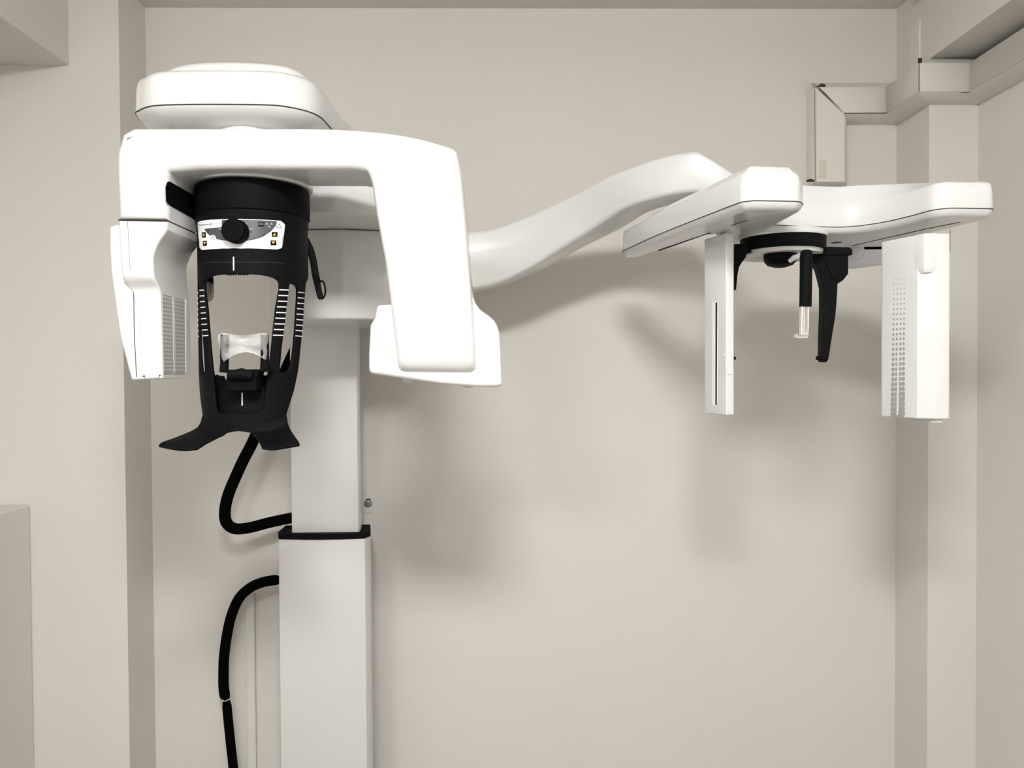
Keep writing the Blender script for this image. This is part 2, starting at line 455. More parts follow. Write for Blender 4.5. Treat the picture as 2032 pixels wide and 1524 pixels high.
# slim cover on top
lid = [tuple(v) for v in catmull([(-.596, 1.395), (-.573, 1.362), (-.52, 1.343), (-.45, 1.339), (-.385, 1.350), (-.352, 1.372), (-.338, 1.41), (-.338, 1.52), (-.33, 1.66), (-.31, 1.84), (-.31, 2.00), (-.34, 2.05), (-.52, 2.05), (-.55, 1.95), (-.58, 1.70), (-.61, 1.52), (-.612, 1.42)], 4, True)]
finish('top_cover', slab_bm(lid, [(0, ZS + .062), (0, ZS + .070), (.002, ZS + .077), (.007, ZS + .083), (.014, ZS + .088), (.02, ZS + .0895), (.021, ZS + .0895)], lambda u, v, w_: Vector((u, v, w_))), 'white', head, 45)
# neck drop from the housing down to the carriage
neck = fillet([(-.60, 1.58, .05), (-.47, 1.54, .08), (-.32, 1.535, .06), (-.225, 1.58, .05), (-.20, 1.90, .03), (-.23, 2.07, .02), (-.57, 2.07, .02)])
finish('neck', slab_bm(neck, [(.006, ct), (.004, ct), (0, ct + .004), (.002, ct + .02), (.012, ct + .06), (.045, ZS - .02), (.06, ZS - .008)], lambda u, v, w_: Vector((u, v, w_))), 'white', mach, 45)
lathe('turntable_disc', Vector((AX.x, AX.y, ZS - .05)), [(.075, 0), (.075, .012), (.07, .016), (.068, .03)], 'white', mach, 72)
# ---- rotating C arm
YC = 1.28
carm = [(228, 322), (229, 302), (240, 264, 10), (262, 252, 18), (480, 252), (600, 252), (660, 253), (710, 255.5), (760, 260), (800, 265.5), (840, 274), (875, 284), (906, 294, 22), (916, 345), (926, 455), (933, 545), (938, 610), (941, 680), (945, 748, 19),
        (789, 741, 19), (785, 690), (774, 606), (762, 515), (746, 428), (736, 362), (728, 338, 12), (700, 334), (640, 334), (500, 333), (400, 334), (333, 340, 5), (331, 380), (332, 436), (233, 435), (229, 360)]
q = fillet(carm); uv = [(P(x, y, YC).x, P(x, y, YC).z) for x, y in q]
bm = slab_bm(uv, bev(YC, YC + .135, .013), lambda u, v, w_: Vector((u, w_, v)))
z0 = P(860, 706, YC).z; z1 = P(860, 748, YC).z
for k in range(13):
    bmesh.ops.bisect_plane(bm, geom=bm.verts[:] + bm.edges[:] + bm.faces[:], plane_co=(0, 0, z0 + (z1 - z0) * k / 12), plane_no=(0, 0, 1), dist=1e-6)
for v in bm.verts:
    t = max(0, min(1, (z0 - v.co.z) / (z0 - z1)))
    if v.co.x > -.25 and t > 0: v.co.y += .040 * (1 - math.sqrt(max(0, 1 - t * t * .98))) * max(0, min(1, (YC + .12 - v.co.y) / .10))
carm_o = finish('rotating_arm', bm, 'white', mach)
# bulge of the arm round the axis
lathe('bearing_plate', Vector((AX.x, AX.y, P(500, 336, YC).z - .0005)), [(.104, 0), (.106, .002), (.106, .05)], 'white', carm_o, 72)
# tube housing behind the foot of the arm
foot = [(747, 605, 9), (800, 602), (800, 570), (936, 570), (938.5, 588), (943, 600), (950, 611), (958, 618), (971, 627), (981, 636), (988, 648), (992, 664), (994, 702), (997, 768, 12), (947, 768), (873, 762), (785, 749), (731, 741, 12), (731, 702), (734, 645, 9), (743, 630, 6)]
tubeh = front('tube_housing', foot, 1.297, .15, .0068, 'white', mach)
for px, py in ((811, 758), (929, 767)):
    c = P(px, py - 3, 1.36)
    lathe('foot_pad', c + Vector((0, 0, .004)), [(.011, 0), (.011, -.005), (.007, -.0085), (0, -.0095)], 'satin', tubeh, 20)
# detector side (left leg)
step = lambda u, v, w_: .016 * max(0, min(1, (P(280, 548, YC).z - v) / .024)) * max(0, min(1, (1.42 - w_) / .1))
det = [(234, 437), (331.5, 439), (331.5, 455, 4), (325, 466), (318, 475), (312, 485), (308, 495), (304.5, 505), (303, 515), (303.5, 530), (305, 548), (308, 566), (310, 584), (311.5, 620), (312, 655), (314.5, 752, 2), (272, 754, 2), (266, 670), (262, 610), (252, 580), (246, 566), (242, 550), (238, 510)]
def front_rows(name, pts, Y, depth, b, m, parent, step):
    q = densify(fillet(pts), 7); uv = [(P(x, y, Y).x, P(x, y, Y).z) for x, y in q]
    bm = slab_bm(uv, bev(Y, Y + depth, b), lambda u, v, w_: Vector((u, w_, v)))
    z0 = P(280, 546, Y).z
    for k in range(10):
        bmesh.ops.bisect_plane(bm, geom=bm.verts[:] + bm.edges[:] + bm.faces[:], plane_co=(0, 0, z0 - k * .0028), plane_no=(0, 0, 1), dist=1e-6)
    for v in bm.verts:
        t = max(0, min(1, (z0 - v.co.z) / .025)); t = t * t * (3 - 2 * t)
        v.co.y += .016 * t * max(0, min(1, (Y + depth * .8 - v.co.y) / (depth * .7)))
    return finish(name, bm, m, parent)
deto = front_rows('detector_housing', det, YC, .14, .005, 'white', mach, step)
pad = [(216, 450, 6), (229, 445, 5), (240, 445), (274, 500), (285, 600), (286, 753), (260, 755, 6), (249, 712), (238, 670), (231, 625), (225, 581), (219, 537), (216.5, 490)]
front('side_shell', pad, YC + .0175, .12, .0045, 'white', deto)
bm = bmesh.new(); tube_bm([P(x, y, YC + (.0005 if y < 546 else .0165)) for x, y in ((253.5, 440), (256, 490), (258.5, 530), (260, 545), (264, 572), (265.5, 600), (266.5, 670), (271, 748))], .0006, 6, bm)
finish('housing_seam', bm, 'seam', deto)
# seam between arm and detector housing
front('joint_seam', [(234, 435.2), (330.5, 437), (330.5, 438.6), (234, 437)], YC + .004, .13, .0003, 'seam', deto)
# inner face grille, printed dots
XI = P(312.5, 660, YC).x + .0012
def on_x(name, pts, X, th, m, parent, b=.0003):
    q = [PX(x, y, X) for x, y in fillet(pts)]
    return finish(name, slab_bm([(p.y, p.z) for p in q], bev(X - th, X, b), lambda u, v, w_: Vector((w_, u, v))), m, parent)
dm = mat('grille_print', (.42, .40, .395), .5)
nt = dm.node_tree; bs = nt.nodes['Principled BSDF']
tc = nt.nodes.new('ShaderNodeTexCoord'); sp = nt.nodes.new('ShaderNodeSeparateXYZ'); nt.links.new(tc.outputs['Object'], sp.inputs[0])
def mth(op, a, b_=None):
    n = nt.nodes.new('ShaderNodeMath'); n.operation = op
    for i, v in enumerate((a, b_)):
        if v is None: continue
        if isinstance(v, (int, float)): n.inputs[i].default_value = v
        else: nt.links.new(v, n.inputs[i])
    return n.outputs[0]
row = mth('SINE', mth('MULTIPLY', sp.outputs['Z'], 2 * math.pi / .0068))
cl = mth('SINE', mth('MULTIPLY', sp.outputs['Y'], 2 * math.pi / .0042))
dots = mth('MULTIPLY', mth('ADD', row, 1.0), mth('ADD', mth('MULTIPLY', cl, .4), .6))
mx = nt.nodes.new('ShaderNodeMixRGB'); mx.inputs[1].default_value = (.34, .32, .315, 1); mx.inputs[2].default_value = (.66, .64, .62, 1)
fac = mth('MULTIPLY', dots, .55); nt.links.new(fac, mx.inputs[0]); nt.links.new(mx.outputs[0], bs.inputs['Base Color'])
gx = XI + .0006
gr = on_x('grille_panel', [(322.5, 583), (370, 596), (370, 741), (325, 741)], gx, .001, dm, deto)
on_x('grille_rule', [(343, 589), (347, 590), (348.5, 741), (345.5, 741)], gx + .0006, .0006, 'satin', gr, .0001)
on_x('grille_edge', [(367.5, 594), (370.5, 595), (370.5, 741), (369, 741)], gx + .0006, .0006, 'mark', gr, .0001)
on_x('open_end', [(1601, 357), (1609, 354.5), (1616.5, 357), (1616.5, 361), (1601, 361)], x0v + .0004, .0012, 'gap', upright, .0002)
XJ = P(331.5, 400, YC).x + .0012
on_x('sensor_window', [(330, 372, 6), (334, 358, 5), (372, 380), (400, 398), (400, 442, 5), (340, 409, 6), (331, 400, 3)], XJ, .0015, 'blackm', carm_o)
# ---- black ring below the arm
zr1 = P(500, 350, 1.313).z; zr0 = P(500, 412, 1.313).z
lathe('turntable_ring', Vector((AX.x, AX.y, zr0)), [(.085, .004), (.0975, 0), (.1001, .002), (.1003, .006), (.1003, zr1 - zr0 - .004), (.099, zr1 - zr0), (.06, zr1 - zr0 + .012)], 'blackm', mach, 96)
lathe('ring_skirt', Vector((AX.x, AX.y, zr0 - .016)), [(.085, 0), (.0965, 0), (.0974, .003), (.0974, .018)], 'black', mach, 96)
# ---- black head support, a curved shell about the axis
R = .0962
def th(px, py, r=R): return CY(px, py, r)[:2]
def half(pts):
    return [th(x, y) for x, y in pts]
deg = math.radians
def zz(py, Y=1.318): return P(500, py, Y).z
zt = zz(424)
out_r = [(deg(0), zt), (deg(40), zt), (deg(104), zt), (deg(104), zz(470)), (deg(98), zz(548, 1.4)), (deg(86), zz(560, 1.4))] + half([(603, 610), (602, 634), (597, 686), (592, 734), (583, 776), (573, 807), (568.5, 822), (568.5, 836)]) + half([(540, 848), (520, 856), (508, 861.5), (497, 858.8), (483, 856.5)]) + [(0, th(470, 855.5)[1])]
win_r = [(0, th(468, 542)[1])] + half([(490, 542.4), (513, 544), (529, 547), (539, 549.5), (547, 552.5), (552.5, 556.5), (555.5, 562), (555.5, 575), (548, 611), (542, 665), (537.7, 705), (533, 738), (531, 745), (527, 783), (524.5, 809), (522, 815), (518, 818.5), (500, 820.5)]) + [(0, th(472, 821)[1])]
gap_r = half([(574, 568), (575, 563), (578, 561.5), (584, 563), (589.5, 567), (592.5, 573), (592.5, 587), (588.5, 653), (582.6, 710), (575.5, 734), (571, 738.5), (566, 740), (558, 740), (555, 735), (559, 691), (566, 634.5), (573, 573)])
def sym(h): return h + [(-t, z) for t, z in h[::-1] if abs(t) > 1e-5]
shell = wrap('head_support', [sym(out_r), sym(win_r), gap_r, [(-t, z) for t, z in gap_r]], R, 'black', mach, .006, conv=False)
# recessed chin pocket
RP = R - .013
def thp(px, py): return CY(px, py, RP)[:2]
pk = [(0, thp(472, 753)[1])] + [thp(x, y) for x, y in ((508, 753), (513, 752.5), (515, 746), (524, 745), (534, 744), (538, 744), (538, 826))] + [(0, thp(472, 826)[1])]
wrap('chin_pocket', [sym(pk)], RP, 'black', shell, .004, conv=False)
# rim between shell and pocket
# shoulder rests as lofted wings
def wing(sgn):
    rows = [[(500, 846, .0966), (528, 840, .0966), (549, 832, .0966), (569, 822, .0966)],
            [(500, 857, .0975), (526, 856, .100), (551, 852, .103), (574, 846, .107)],
            [(507, 864, .108), (532, 868, .124), (558, 865, .134), (585, 864, .146)],
            [(513, 874, .127), (538, 881, .150), (567, 878, .165), (592, 874, .175)],
            [(519, 888, .149), (541, 889.5, .164), (567, 885.5, .176), (595, 881.5, .184)]]
    g = [[cyl(sgn * CY(x, y, r)[0], CY(x, y, r)[1], r) for x, y, r in rw] for rw in rows]
    g = [catmull(rw, 5) for rw in g]
    g = [list(c) for c in zip(*[catmull([rw[j] for rw in g], 5) for j in range(len(g[0]))])]
    bm = bmesh.new(); V = [[bm.verts.new(p) for p in rw] for rw in g]
    for a, b in zip(V, V[1:]):
        for i in range(1, len(a)): bm.faces.new((a[i - 1], a[i], b[i], b[i - 1]))
    bmesh.ops.recalc_face_normals(bm, faces=bm.faces)
    f = bm.faces[:][0]
    if (f.calc_center_median() - Vector((AX.x, AX.y, f.calc_center_median().z))).dot(f.normal) < 0: bmesh.ops.reverse_faces(bm, faces=bm.faces[:])
    o = finish('shoulder_rest', bm, 'black', shell, 60, normals=False)
    solidify(o, .0055, -1, .0018)
    return o
wing(1); wing(-1)
# graduations, white lines across the four struts
def strip_marks(side, edges):
    """edges: list of ((x0, y0), (x1, y1)) in pixels on the right half"""
    bm = bmesh.new()
    for (a, b) in edges:
        t0, z0 = th(*a, R + .0007); t1, z1 = th(*b, R + .0007); n = 5; hw = .00085
        ring = []
        for k in range(n + 1):
            t = t0 + (t1 - t0) * k / n; z = z0 + (z1 - z0) * k / n
            ring.append([bm.verts.new(cyl(side * t, z - hw, R + .0007)), bm.verts.new(cyl(side * t, z + hw, R + .0007)), bm.verts.new(cyl(side * t, z + hw, R - .0005)), bm.verts.new(cyl(side * t, z - hw, R - .0005))])
        for p, q in zip(ring, ring[1:]):
            for k in range(4): bm.faces.new((p[k - 1], p[k], q[k], q[k - 1]))
        bm.faces.new(ring[0]); bm.faces.new(ring[-1])
    return finish('graduation_marks', bm, 'mark', shell)
inner = []; outer = []
for k in range(9):
    y = 575 + k * 11.25; f = (y - 573) / (734 - 573)
    inner.append(((554.6 - 12.6 * (y - 575) / 90, y), (573 - 10.5 * (y - 573) / 90, y + .6)))
    yo = 580 + k * 10.8
    outer.append(((593 - 6 * (yo - 580) / 86, yo), (604.4 - 5.5 * max(0, (yo - 600)) / 86, yo + 1.2)))
for s in (1, -1):
    strip_marks(s, inner); strip_marks(s, outer)
wrap('centre_mark', [[(462, 509.5), (464.6, 509.5), (464.8, 537), (462.4, 537)]], R + .0006, 'mark', shell, .0008)
wrap('centre_mark', [[(479, 779), (481.8, 779), (481.8, 805), (479, 805)]], RP + .0006, 'mark', shell, .0008)
wrap('moulding_line', [[(398, 521.6), (424, 519.6), (500, 519.4), (545, 520), (565, 523), (565, 524), (545, 521), (500, 520.4), (424, 520.6), (398, 522.6)]], R + .0003, 'seam', shell, .0005)
# ---- control panel
RC = R + .0022
pn = [(391.5, 441, 4), (399.7, 438), (419, 436), (439, 435), (478, 434.4), (518, 435.7), (557, 438, 5), (566.3, 446, 6), (563, 470), (560, 492, 5), (551, 495), (520, 493.4), (498, 492.6), (468.6, 492.3), (439, 493), (419, 494.4), (399, 496.3, 5), (395, 490, 3)]
panel = wrap('control_panel', [pn], RC, 'panel', mach, .0022)
dk = [(405, 454), (420, 452.4), (438, 451, 3), (440, 449, 2), (440, 436.4), (478, 435.6), (518, 436.9), (549, 438.8), (549, 443), (547, 448.5), (537.5, 459), (523, 469), (510, 473.5), (498, 476.6), (478, 479), (464, 479), (451, 478), (439, 476.5), (429, 474), (428, 470), (426, 467), (423, 465.8), (420, 466), (417, 467.7), (411.5, 463)]
wrap('dark_field', [dk], RC + .0004, 'dark', panel, .0006)
kc = CY(466.5, 459.5, RC); kp = cyl(kc[0], kc[1], RC); kn = Vector((math.sin(kc[0]), -math.cos(kc[0]), 0))
# knob pushed out along its own axis so that its face sits left of its base as the photo shows
lathe('knob', cyl(CY(471.5, 460.5, RC)[0], kc[1] - .0008, RC - .001), [(.0205, 0), (.0205, .016), (.0195, .0195), (.017, .021), (.012, .0205), (0, .020)], 'blackm', panel, 48, Vector((math.sin(deg(-8)), -math.cos(deg(-8)), 0)))
for (x0, x1, y0, y1, up) in ((400.5, 407, 461, 470.7, 1), (402.3, 409, 478, 487.4, 0), (539.5, 550.5, 460.3, 469.7, 1), (537, 548, 477, 486.4, 0)):
    sl = .4 if x0 < 450 else -.2
    b_ = wrap('height_button', [[(x0, y0), (x1, y0 - sl), (x1 + .3, y1), (x0 + .3, y1 + sl)]], RC + .0012, 'blackm', panel, .0014)
    xm = (x0 + x1) / 2; wd = (x1 - x0) * .34; yc = (y0 + y1) / 2
    tri = [(xm - wd, yc + 2.6), (xm + wd, yc + 2.4), (xm, yc - 3)] if up else [(xm - wd, yc - 2.6), (xm + wd, yc - 2.8), (xm, yc + 3)]
    wrap('arrow_symbol', [tri], RC + .0017, 'orange', b_, .0006)
def arcband(cx, cy, r0, r1, a0, a1, n=12):
    A = [(cx + r1 * math.cos(deg(a0 + (a1 - a0) * k / n)), cy + r1 * math.sin(deg(a0 + (a1 - a0) * k / n))) for k in range(n + 1)]
    B = [(cx + r0 * math.cos(deg(a0 + (a1 - a0) * k / n)), cy + r0 * math.sin(deg(a0 + (a1 - a0) * k / n))) for k in range(n + 1)]
    return A + B[::-1]
wrap('turn_arrow', [[(452, 441.2), (457, 438.2), (464, 436.6), (464.2, 437.8), (458, 439.6), (452.5, 442.6)]], RC + .0008, 'orange', panel, .0006)
wrap('turn_arrow', [[(469.5, 436.6), (477, 438), (484, 441.2), (487, 443.6), (489.6, 442.4), (490, 449.4), (484, 447), (485.6, 445), (481, 441.8), (476, 439.6), (469.5, 438)]], RC + .0008, 'orange', panel, .0006)
for dx, dy in ((-4.6, -1.5), (4.6, -1.5), (0, 4.6)):
    x, y = 534.5 + dx, 445.4 + dy
    t_ = [(x - 2.8, y + 1.6), (x + 2.8, y + 1.8), (x, y - 2.6)]
    wrap('radiation_symbol', [t_], RC + .0008, mat('pale_grey_print', (.42, .43, .44), .6, noise=.02), panel, .0005)
wrap('screen_symbol', [[(512.6, 440.4), (524.2, 440.8), (524, 449.6), (512.4, 449)], [(513.6, 441.6), (523.2, 441.9), (523, 447), (513.5, 446.6)]], RC + .0008, 'blackm', panel, .0005)
wrap('warning_symbol', [[(553.6, 442), (559.8, 452.6), (547.6, 452)], [(553.6, 444), (557.8, 451.6), (549.6, 451.2)]], RC + .0006, 'grey', panel, .0005)
wrap('warning_symbol', [[(553.2, 446), (554.2, 446), (554, 449.8), (553.4, 449.8)]], RC + .0006, 'grey', panel, .0005)
for cx in (496.8, 438.4):
    wrap('lamp_symbol', [arcband(cx, 457.6, 2.6, 3.4, -20, 200, 10)], RC + .0008, 'blackm', panel, .0005)
    for q in ([(cx - 4.5, 454), (cx - 3.6, 453.6), (cx - 2.2, 456.4), (cx - 3, 456.6)], [(cx + 3.6, 453.6), (cx + 4.5, 454), (cx + 3, 456.6), (cx + 2.2, 456.4)], [(cx - .5, 452.6), (cx + .5, 452.6), (cx + .4, 455), (cx - .4, 455)]):
        wrap('lamp_symbol', [q], RC + .0008, 'mark', panel, .0005)
wrap('start_symbol', [arcband(422.2, 473.4, 2.9, 3.7, -70, 250, 16)], RC + .0006, 'grey', panel, .0005)
wrap('start_symbol', [[(421.4, 467.4), (422.4, 467.4), (422.6, 471), (421.8, 471)]], RC + .0006, 'blackm', panel, .0005)
def lettering(txt, x0, x1, ybase, yb2, m):
    cu = bpy.data.curves.new('t', 'FONT'); cu.body = txt; cu.size = 1; t = bpy.data.objects.new('t', cu); COL.objects.link(t)
    dg = bpy.context.evaluated_depsgraph_get(); me = bpy.data.meshes.new_from_object(t.evaluated_get(dg))
    bpy.data.objects.remove(t); bm = bmesh.new(); bm.from_mesh(me)
    X0 = min(v.co.x for v in bm.verts); X1 = max(v.co.x for v in bm.verts); k = (x1 - x0) / (X1 - X0)
    for v in bm.verts:
        f = (v.co.x - X0) / (X1 - X0)
        th_, z_, _ = CY(x0 + f * (x1 - x0), ybase + f * (yb2 - ybase) - v.co.y * k * 1.15, RC + .0006); v.co = cyl(th_, z_, RC + .0006)
    return finish('lettering', bm, m, panel)
lettering('Carestream', 395, 415.6, 448.2, 446.2, 'blackm')
lettering('CS 8100 SC', 419.5, 436.6, 445.8, 444.8, 'grey')
wrap('divider_line', [[(417.2, 441.6), (417.9, 441.6), (418.2, 448), (417.5, 448)]], RC + .0006, 'blackm', panel, .0005)
# ---- bite holder in the window
YBt = 1.338
bite = front('bite_holder', [(434.5, 733.5), (532, 732.5), (532, 737.5), (514, 738.5), (513, 746), (509, 748), (510, 776, 5), (446, 776, 5), (449, 750), (451, 740), (434.5, 738.5)], 1.306, .030, .002, 'blackm', mach)
for a, b_ in ((445.5, 444.5), (525.5, 524.5)):
    tube('post', [P(b_, 735, YBt - .012), P(a, 720, YBt - .012), P(a, 690, YBt - .012), P(a, 664, YBt - .012)], [.0075, .0072, .0070, .0066], 'black', bite, 16)
tube('chin_roll', [P(455, 745, 1.304), P(480, 742, 1.300), P(500, 746, 1.304)], [.008, .010, .008], 'black', bite, 14)
# plastic bag over the posts, a thing of its own
def bag():
    top = catmull([(431.5, 668), (436, 662.5), (447, 661), (462, 664), (480, 665), (500, 664), (519, 661), (529, 662), (533.5, 668)], 4)
    bot = catmull([(438, 719), (444, 717.5), (454, 711), (468, 703), (486, 699), (500, 700.5), (513, 706), (523, 712), (530.5, 715)], 4)
    bm = bmesh.new(); n = len(top); rows = 10
    def sheet(sg):
        V = []
        for j in range(rows + 1):
            f = j / rows; rw = []
            for i in range(n):
                u = i / (n - 1); x = top[i].x * (1 - f) + bot[i].x * f; y = top[i].y * (1 - f) + bot[i].y * f
                if i == 0 and .1 < f < .9: x -= 2.5 * math.sin(f * 9)
                if i == n - 1 and .1 < f < .9: x += 2.0 * math.sin(f * 8 + 1)
                e = math.sin(math.pi * min(1, max(0, u))) ** .35
                post = max(math.exp(-((x - 446) / 9) ** 2), math.exp(-((x - 525) / 9) ** 2))
                wob = .0022 * math.sin(u * 11 + f * 7) + .0018 * math.sin(u * 5 - f * 11 + 1) + .0012 * math.sin(u * 23 + f * 3)
                d = sg * (.004 + .008 * post) * e + wob * e * (1 if sg < 0 else .6)
                rw.append(bm.verts.new(P(x, y, YBt - .012 + d)))
            V.append(rw)
        for a, b in zip(V, V[1:]):
            for i in range(1, n): bm.faces.new((a[i - 1], a[i], b[i], b[i - 1]))
    sheet(-1); sheet(1)
    bmesh.ops.remove_doubles(bm, verts=bm.verts, dist=2e-4)
    return tag(finish('hygiene_bag', bm, 'bag', None, 80), 'crumpled clear plastic cover pulled over the two black chin rest posts', 'plastic bag')
bag()
# ---- temple supports
YT = 1.46
ts = finish('temple_support', tube_bm(catmull([P(600, 466, YT), P(607, 478, YT), P(616, 497, YT), P(622, 520, YT), P(626, 545, YT), P(630, 562, YT - .01)], 5), .0068, 14, flat=.55), 'black', mach)
lp = catmull([P(x, y, YT - .012) for x, y in ((631, 560), (638, 557.5), (643, 562), (645.5, 575), (644.5, 586), (640, 592.5), (635, 591), (632, 580))], 5, True); lp.append(lp[0])
finish('clip_loop', tube_bm(lp, .0017, 8), 'blackm', ts)
finish('clip_body', tube_bm(catmull([P(629, 560, YT - .008), P(632, 575, YT - .010), P(635.5, 588, YT - .012), P(638, 593, YT - .012)], 4), [.006] * 4 + [.0058] * 5 + [.0052] * 3 + [.003], 12, flat=.5), 'black', ts)
ts2 = finish('temple_support', tube_bm(catmull([P(402, 500, 1.44), P(411, 530, 1.44), P(416, 548, 1.44), P(417, 566, 1.437), P(416, 582, 1.433)], 5), .0065, 14, flat=.6), 'black', mach)
lathe('temple_pad', P(414, 579, 1.425), [(.0175, .003), (.0185, 0), (.0175, -.002), (.010, -.004), (0, -.0045)], 'pad', ts2, 32, Vector((.72, .69, 0)))
lathe('pad_stud', P(417, 580, 1.418), [(.004, .004), (.004, -.002), (0, -.003)], 'pad', ts2, 12, Vector((.72, .69, 0)))
# lever behind the arm
tube('release_lever', [P(763, 545, 1.74), P(765, 575, 1.74), P(768, 588, 1.74)], [.004, .007, .009], 'blackm', mach, 12)

# ================================================================== cephalometric side arm
st = [  # top x, y ; bottom x, y ; front depth ; thickness
    (700, 452, 700, 572, 1.93, .10), (780, 462, 780, 582, 1.925, .10), (860, 466, 860, 585, 1.92, .09), (928, 459, 938, 574, 1.91, .085), (980, 451, 989, 562, 1.90, .085), (1048, 426, 1048, 534, 1.88, .085),
    (1096, 404, 1107, 497, 1.855, .085), (1148, 378, 1166, 460, 1.82, .09), (1200, 351, 1225, 421, 1.77, .10), (1254, 329, 1269, 403, 1.73, .095), (1319, 308, 1328, 388, 1.69, .09),
    (1358, 301, 1372, 382, 1.67, .09), (1384, 299.5, 1400, 384, 1.66, .10), (1420, 319, 1440, 392, 1.65, .10), (1455, 341, 1475, 402, 1.645, .10), (1500, 368, 1505, 412, 1.64, .10)]
def loft_arm():
    bm = bmesh.new(); rings = []
    T = catmull([P(a, b, Y) for a, b, c, d, Y, t in st], 4); B = catmull([P(c, d, Y) for a, b, c, d, Y, t in st], 4)
    K = catmull([Vector((t, 0, 0)) for *_, t in st], 4)
    for i, (t, b, k) in enumerate(zip(T, B, K)):
        dirn = (T[min(i + 1, len(T) - 1)] - T[max(i - 1, 0)]); dirn.z = 0; dirn.normalize()
        nb = Vector((-dirn.y, dirn.x, 0)) * k.x
        if nb.y < 0: nb = -nb
        h = (b - t); H = h.length; r = .011; rd = k.x
        loop = []
        def pt(a, c): return t + h * a + nb * c
        for (ca, cc, a0) in ((0, 0, 180), (1, 0, 270), (1, 1, 0), (0, 1, 90)):
            for s in range(5):
                an = math.radians(a0 + 90 * s / 4)
                # a along height, c along depth
                fa = r / H; fc = r / rd
                pa = (fa if ca == 0 else 1 - fa) + fa * (-math.sin(an) if False else 0)
                pc = (fc if cc == 0 else 1 - fc)
                ang = {(0, 0): (math.pi, 1.5 * math.pi), (1, 0): (1.5 * math.pi, 2 * math.pi), (1, 1): (0, .5 * math.pi), (0, 1): (.5 * math.pi, math.pi)}[(ca, cc)]
                q = ang[0] + (ang[1] - ang[0]) * s / 4
                loop.append(pt(pa + fa * math.cos(q), pc + fc * math.sin(q)))
        rings.append([bm.verts.new(p) for p in loop])
    n = len(rings[0])
    for a, b in zip(rings, rings[1:]):
        for k in range(n): bm.faces.new((a[k - 1], a[k], b[k], b[k - 1]))
    bm.faces.new(rings[0]); bm.faces.new(rings[-1])
    return finish('side_arm', bm, 'white', mach, 50)
loft_arm()
ZC = E + .275
ceph = [(.2885, 1.784), (.307, 1.68), (.3253, 1.5785), (.3456, 1.49), (.3656, 1.4059), (.3889, 1.3124), (.4015, 1.266, .02), (.418, 1.2565), (.4566, 1.2595), (.497, 1.2635, .022), (.513, 1.288, .015), (.5149, 1.4667, .014), (.5538, 1.475), (.5933, 1.4834), (.640, 1.492), (.672, 1.494), (.700, 1.480), (.721, 1.455), (.736, 1.425), (.748, 1.385), (.7565, 1.335, .03), (.778, 1.3185, .02), (.860, 1.325, .02), (.873, 1.350, .02),
        (.856, 1.47), (.825, 1.62, .04), (.74, 1.69, .04), (.51, 1.70, .05), (.47, 1.65, .03), (.420, 1.47, .02), (.354, 1.72), (.330, 1.815, .012), (.295, 1.815, .015)]
ceph = densify(fillet(ceph), .025)
def hs(u, v):
    """height of the shoulder above the crease: low over the two lobes, high in the middle"""
    a = math.exp(-(((u - .44) / .10) ** 2 + ((v - 1.22) / .16) ** 2)); b = math.exp(-(((u - .80) / .08) ** 2 + ((v - 1.30) / .16) ** 2))
    c = max(0, min(1, (v - 1.60) / .2)) * max(0, min(1, (.42 - u) / .05))
    mid = max(0, min(1, (u - .46) / .05)) * max(0, min(1, (v - 1.38) / .1))
    return max(.004, (.014 + .024 * mid) * (1 - .75 * b) * (1 - .9 * c) + .002 * a)
def cmap(u, v, w_):
    if w_ <= .046: z = ZC + w_
    else: z = ZC + .046 + (w_ - .046) / .036 * hs(u, v)
    return Vector((u, v, z))
cprof = [(.0135, -.013), (.0125, -.013), (.0085, -.012), (.004, -.008), (.0012, -.003), (0, 0), (.0008, .03), (.0025, .042), (.005, .048), (.012, .062), (.017, .074), (.020, .080), (.0215, .082)]
cep = finish('cephalometric_head', slab_bm(ceph, cprof, cmap), 'white', mach, 50)
finish('head_seam', slab_bm(ceph, [(.003, -.0007), (-.0005, -.0007), (-.0005, .0007), (.003, .0007)], cmap), 'seam', cep)
ZU = ZC - .013
# tracks below the two lobes
def track(pts, w_=.0015):
    bm = bmesh.new()
    q = [PH(x, y, ZU - E - .0002) for x, y in pts]
    for a, b in zip(q, q[1:]):
        t = (b - a).normalized(); s = Vector((-t.y, t.x, 0)) * w_
        vs = [a + s, b + s, b - s, a - s]; lo = [bm.verts.new(v + Vector((0, 0, -.0004))) for v in vs]; hi = [bm.verts.new(v + Vector((0, 0, .003))) for v in vs]
        bm.faces.new(lo); bm.faces.new(hi)
        for k in range(4): bm.faces.new((lo[k - 1], lo[k], hi[k], hi[k - 1]))
    return finish('guide_slot', bm, 'seam', cep)
track([(1308, 497.5), (1409, 462)]); track([(1450, 448), (1482, 437)], .0012)
track([(1690, 488), (1835, 455), (1905, 441)])
lathe('recess', PH(1660, 481.5, ZU - E - .0003), [(.011, 0), (.011, .002)], 'seam', cep, 24)
# rear bracket carrying the head
front('rear_bracket', [(1642, 484, 6), (1800, 482, 6), (1800, 516, 12), (1720, 527, 10), (1642, 526, 8)], 1.69, .07, .012, mat('bluish_white_plastic', (.68, .68, .74), .4, coat=.3, noise=.01), mach)
lathe('bracket_cap', P(1697, 497, 1.675), [(.0, -.012), (.016, -.008), (.021, 0), (.021, .016)], mat('bluish_clear_cap', (.60, .60, .66), .15, coat=.5, noise=.01), mach, 32, Vector((0, 1, 0)))
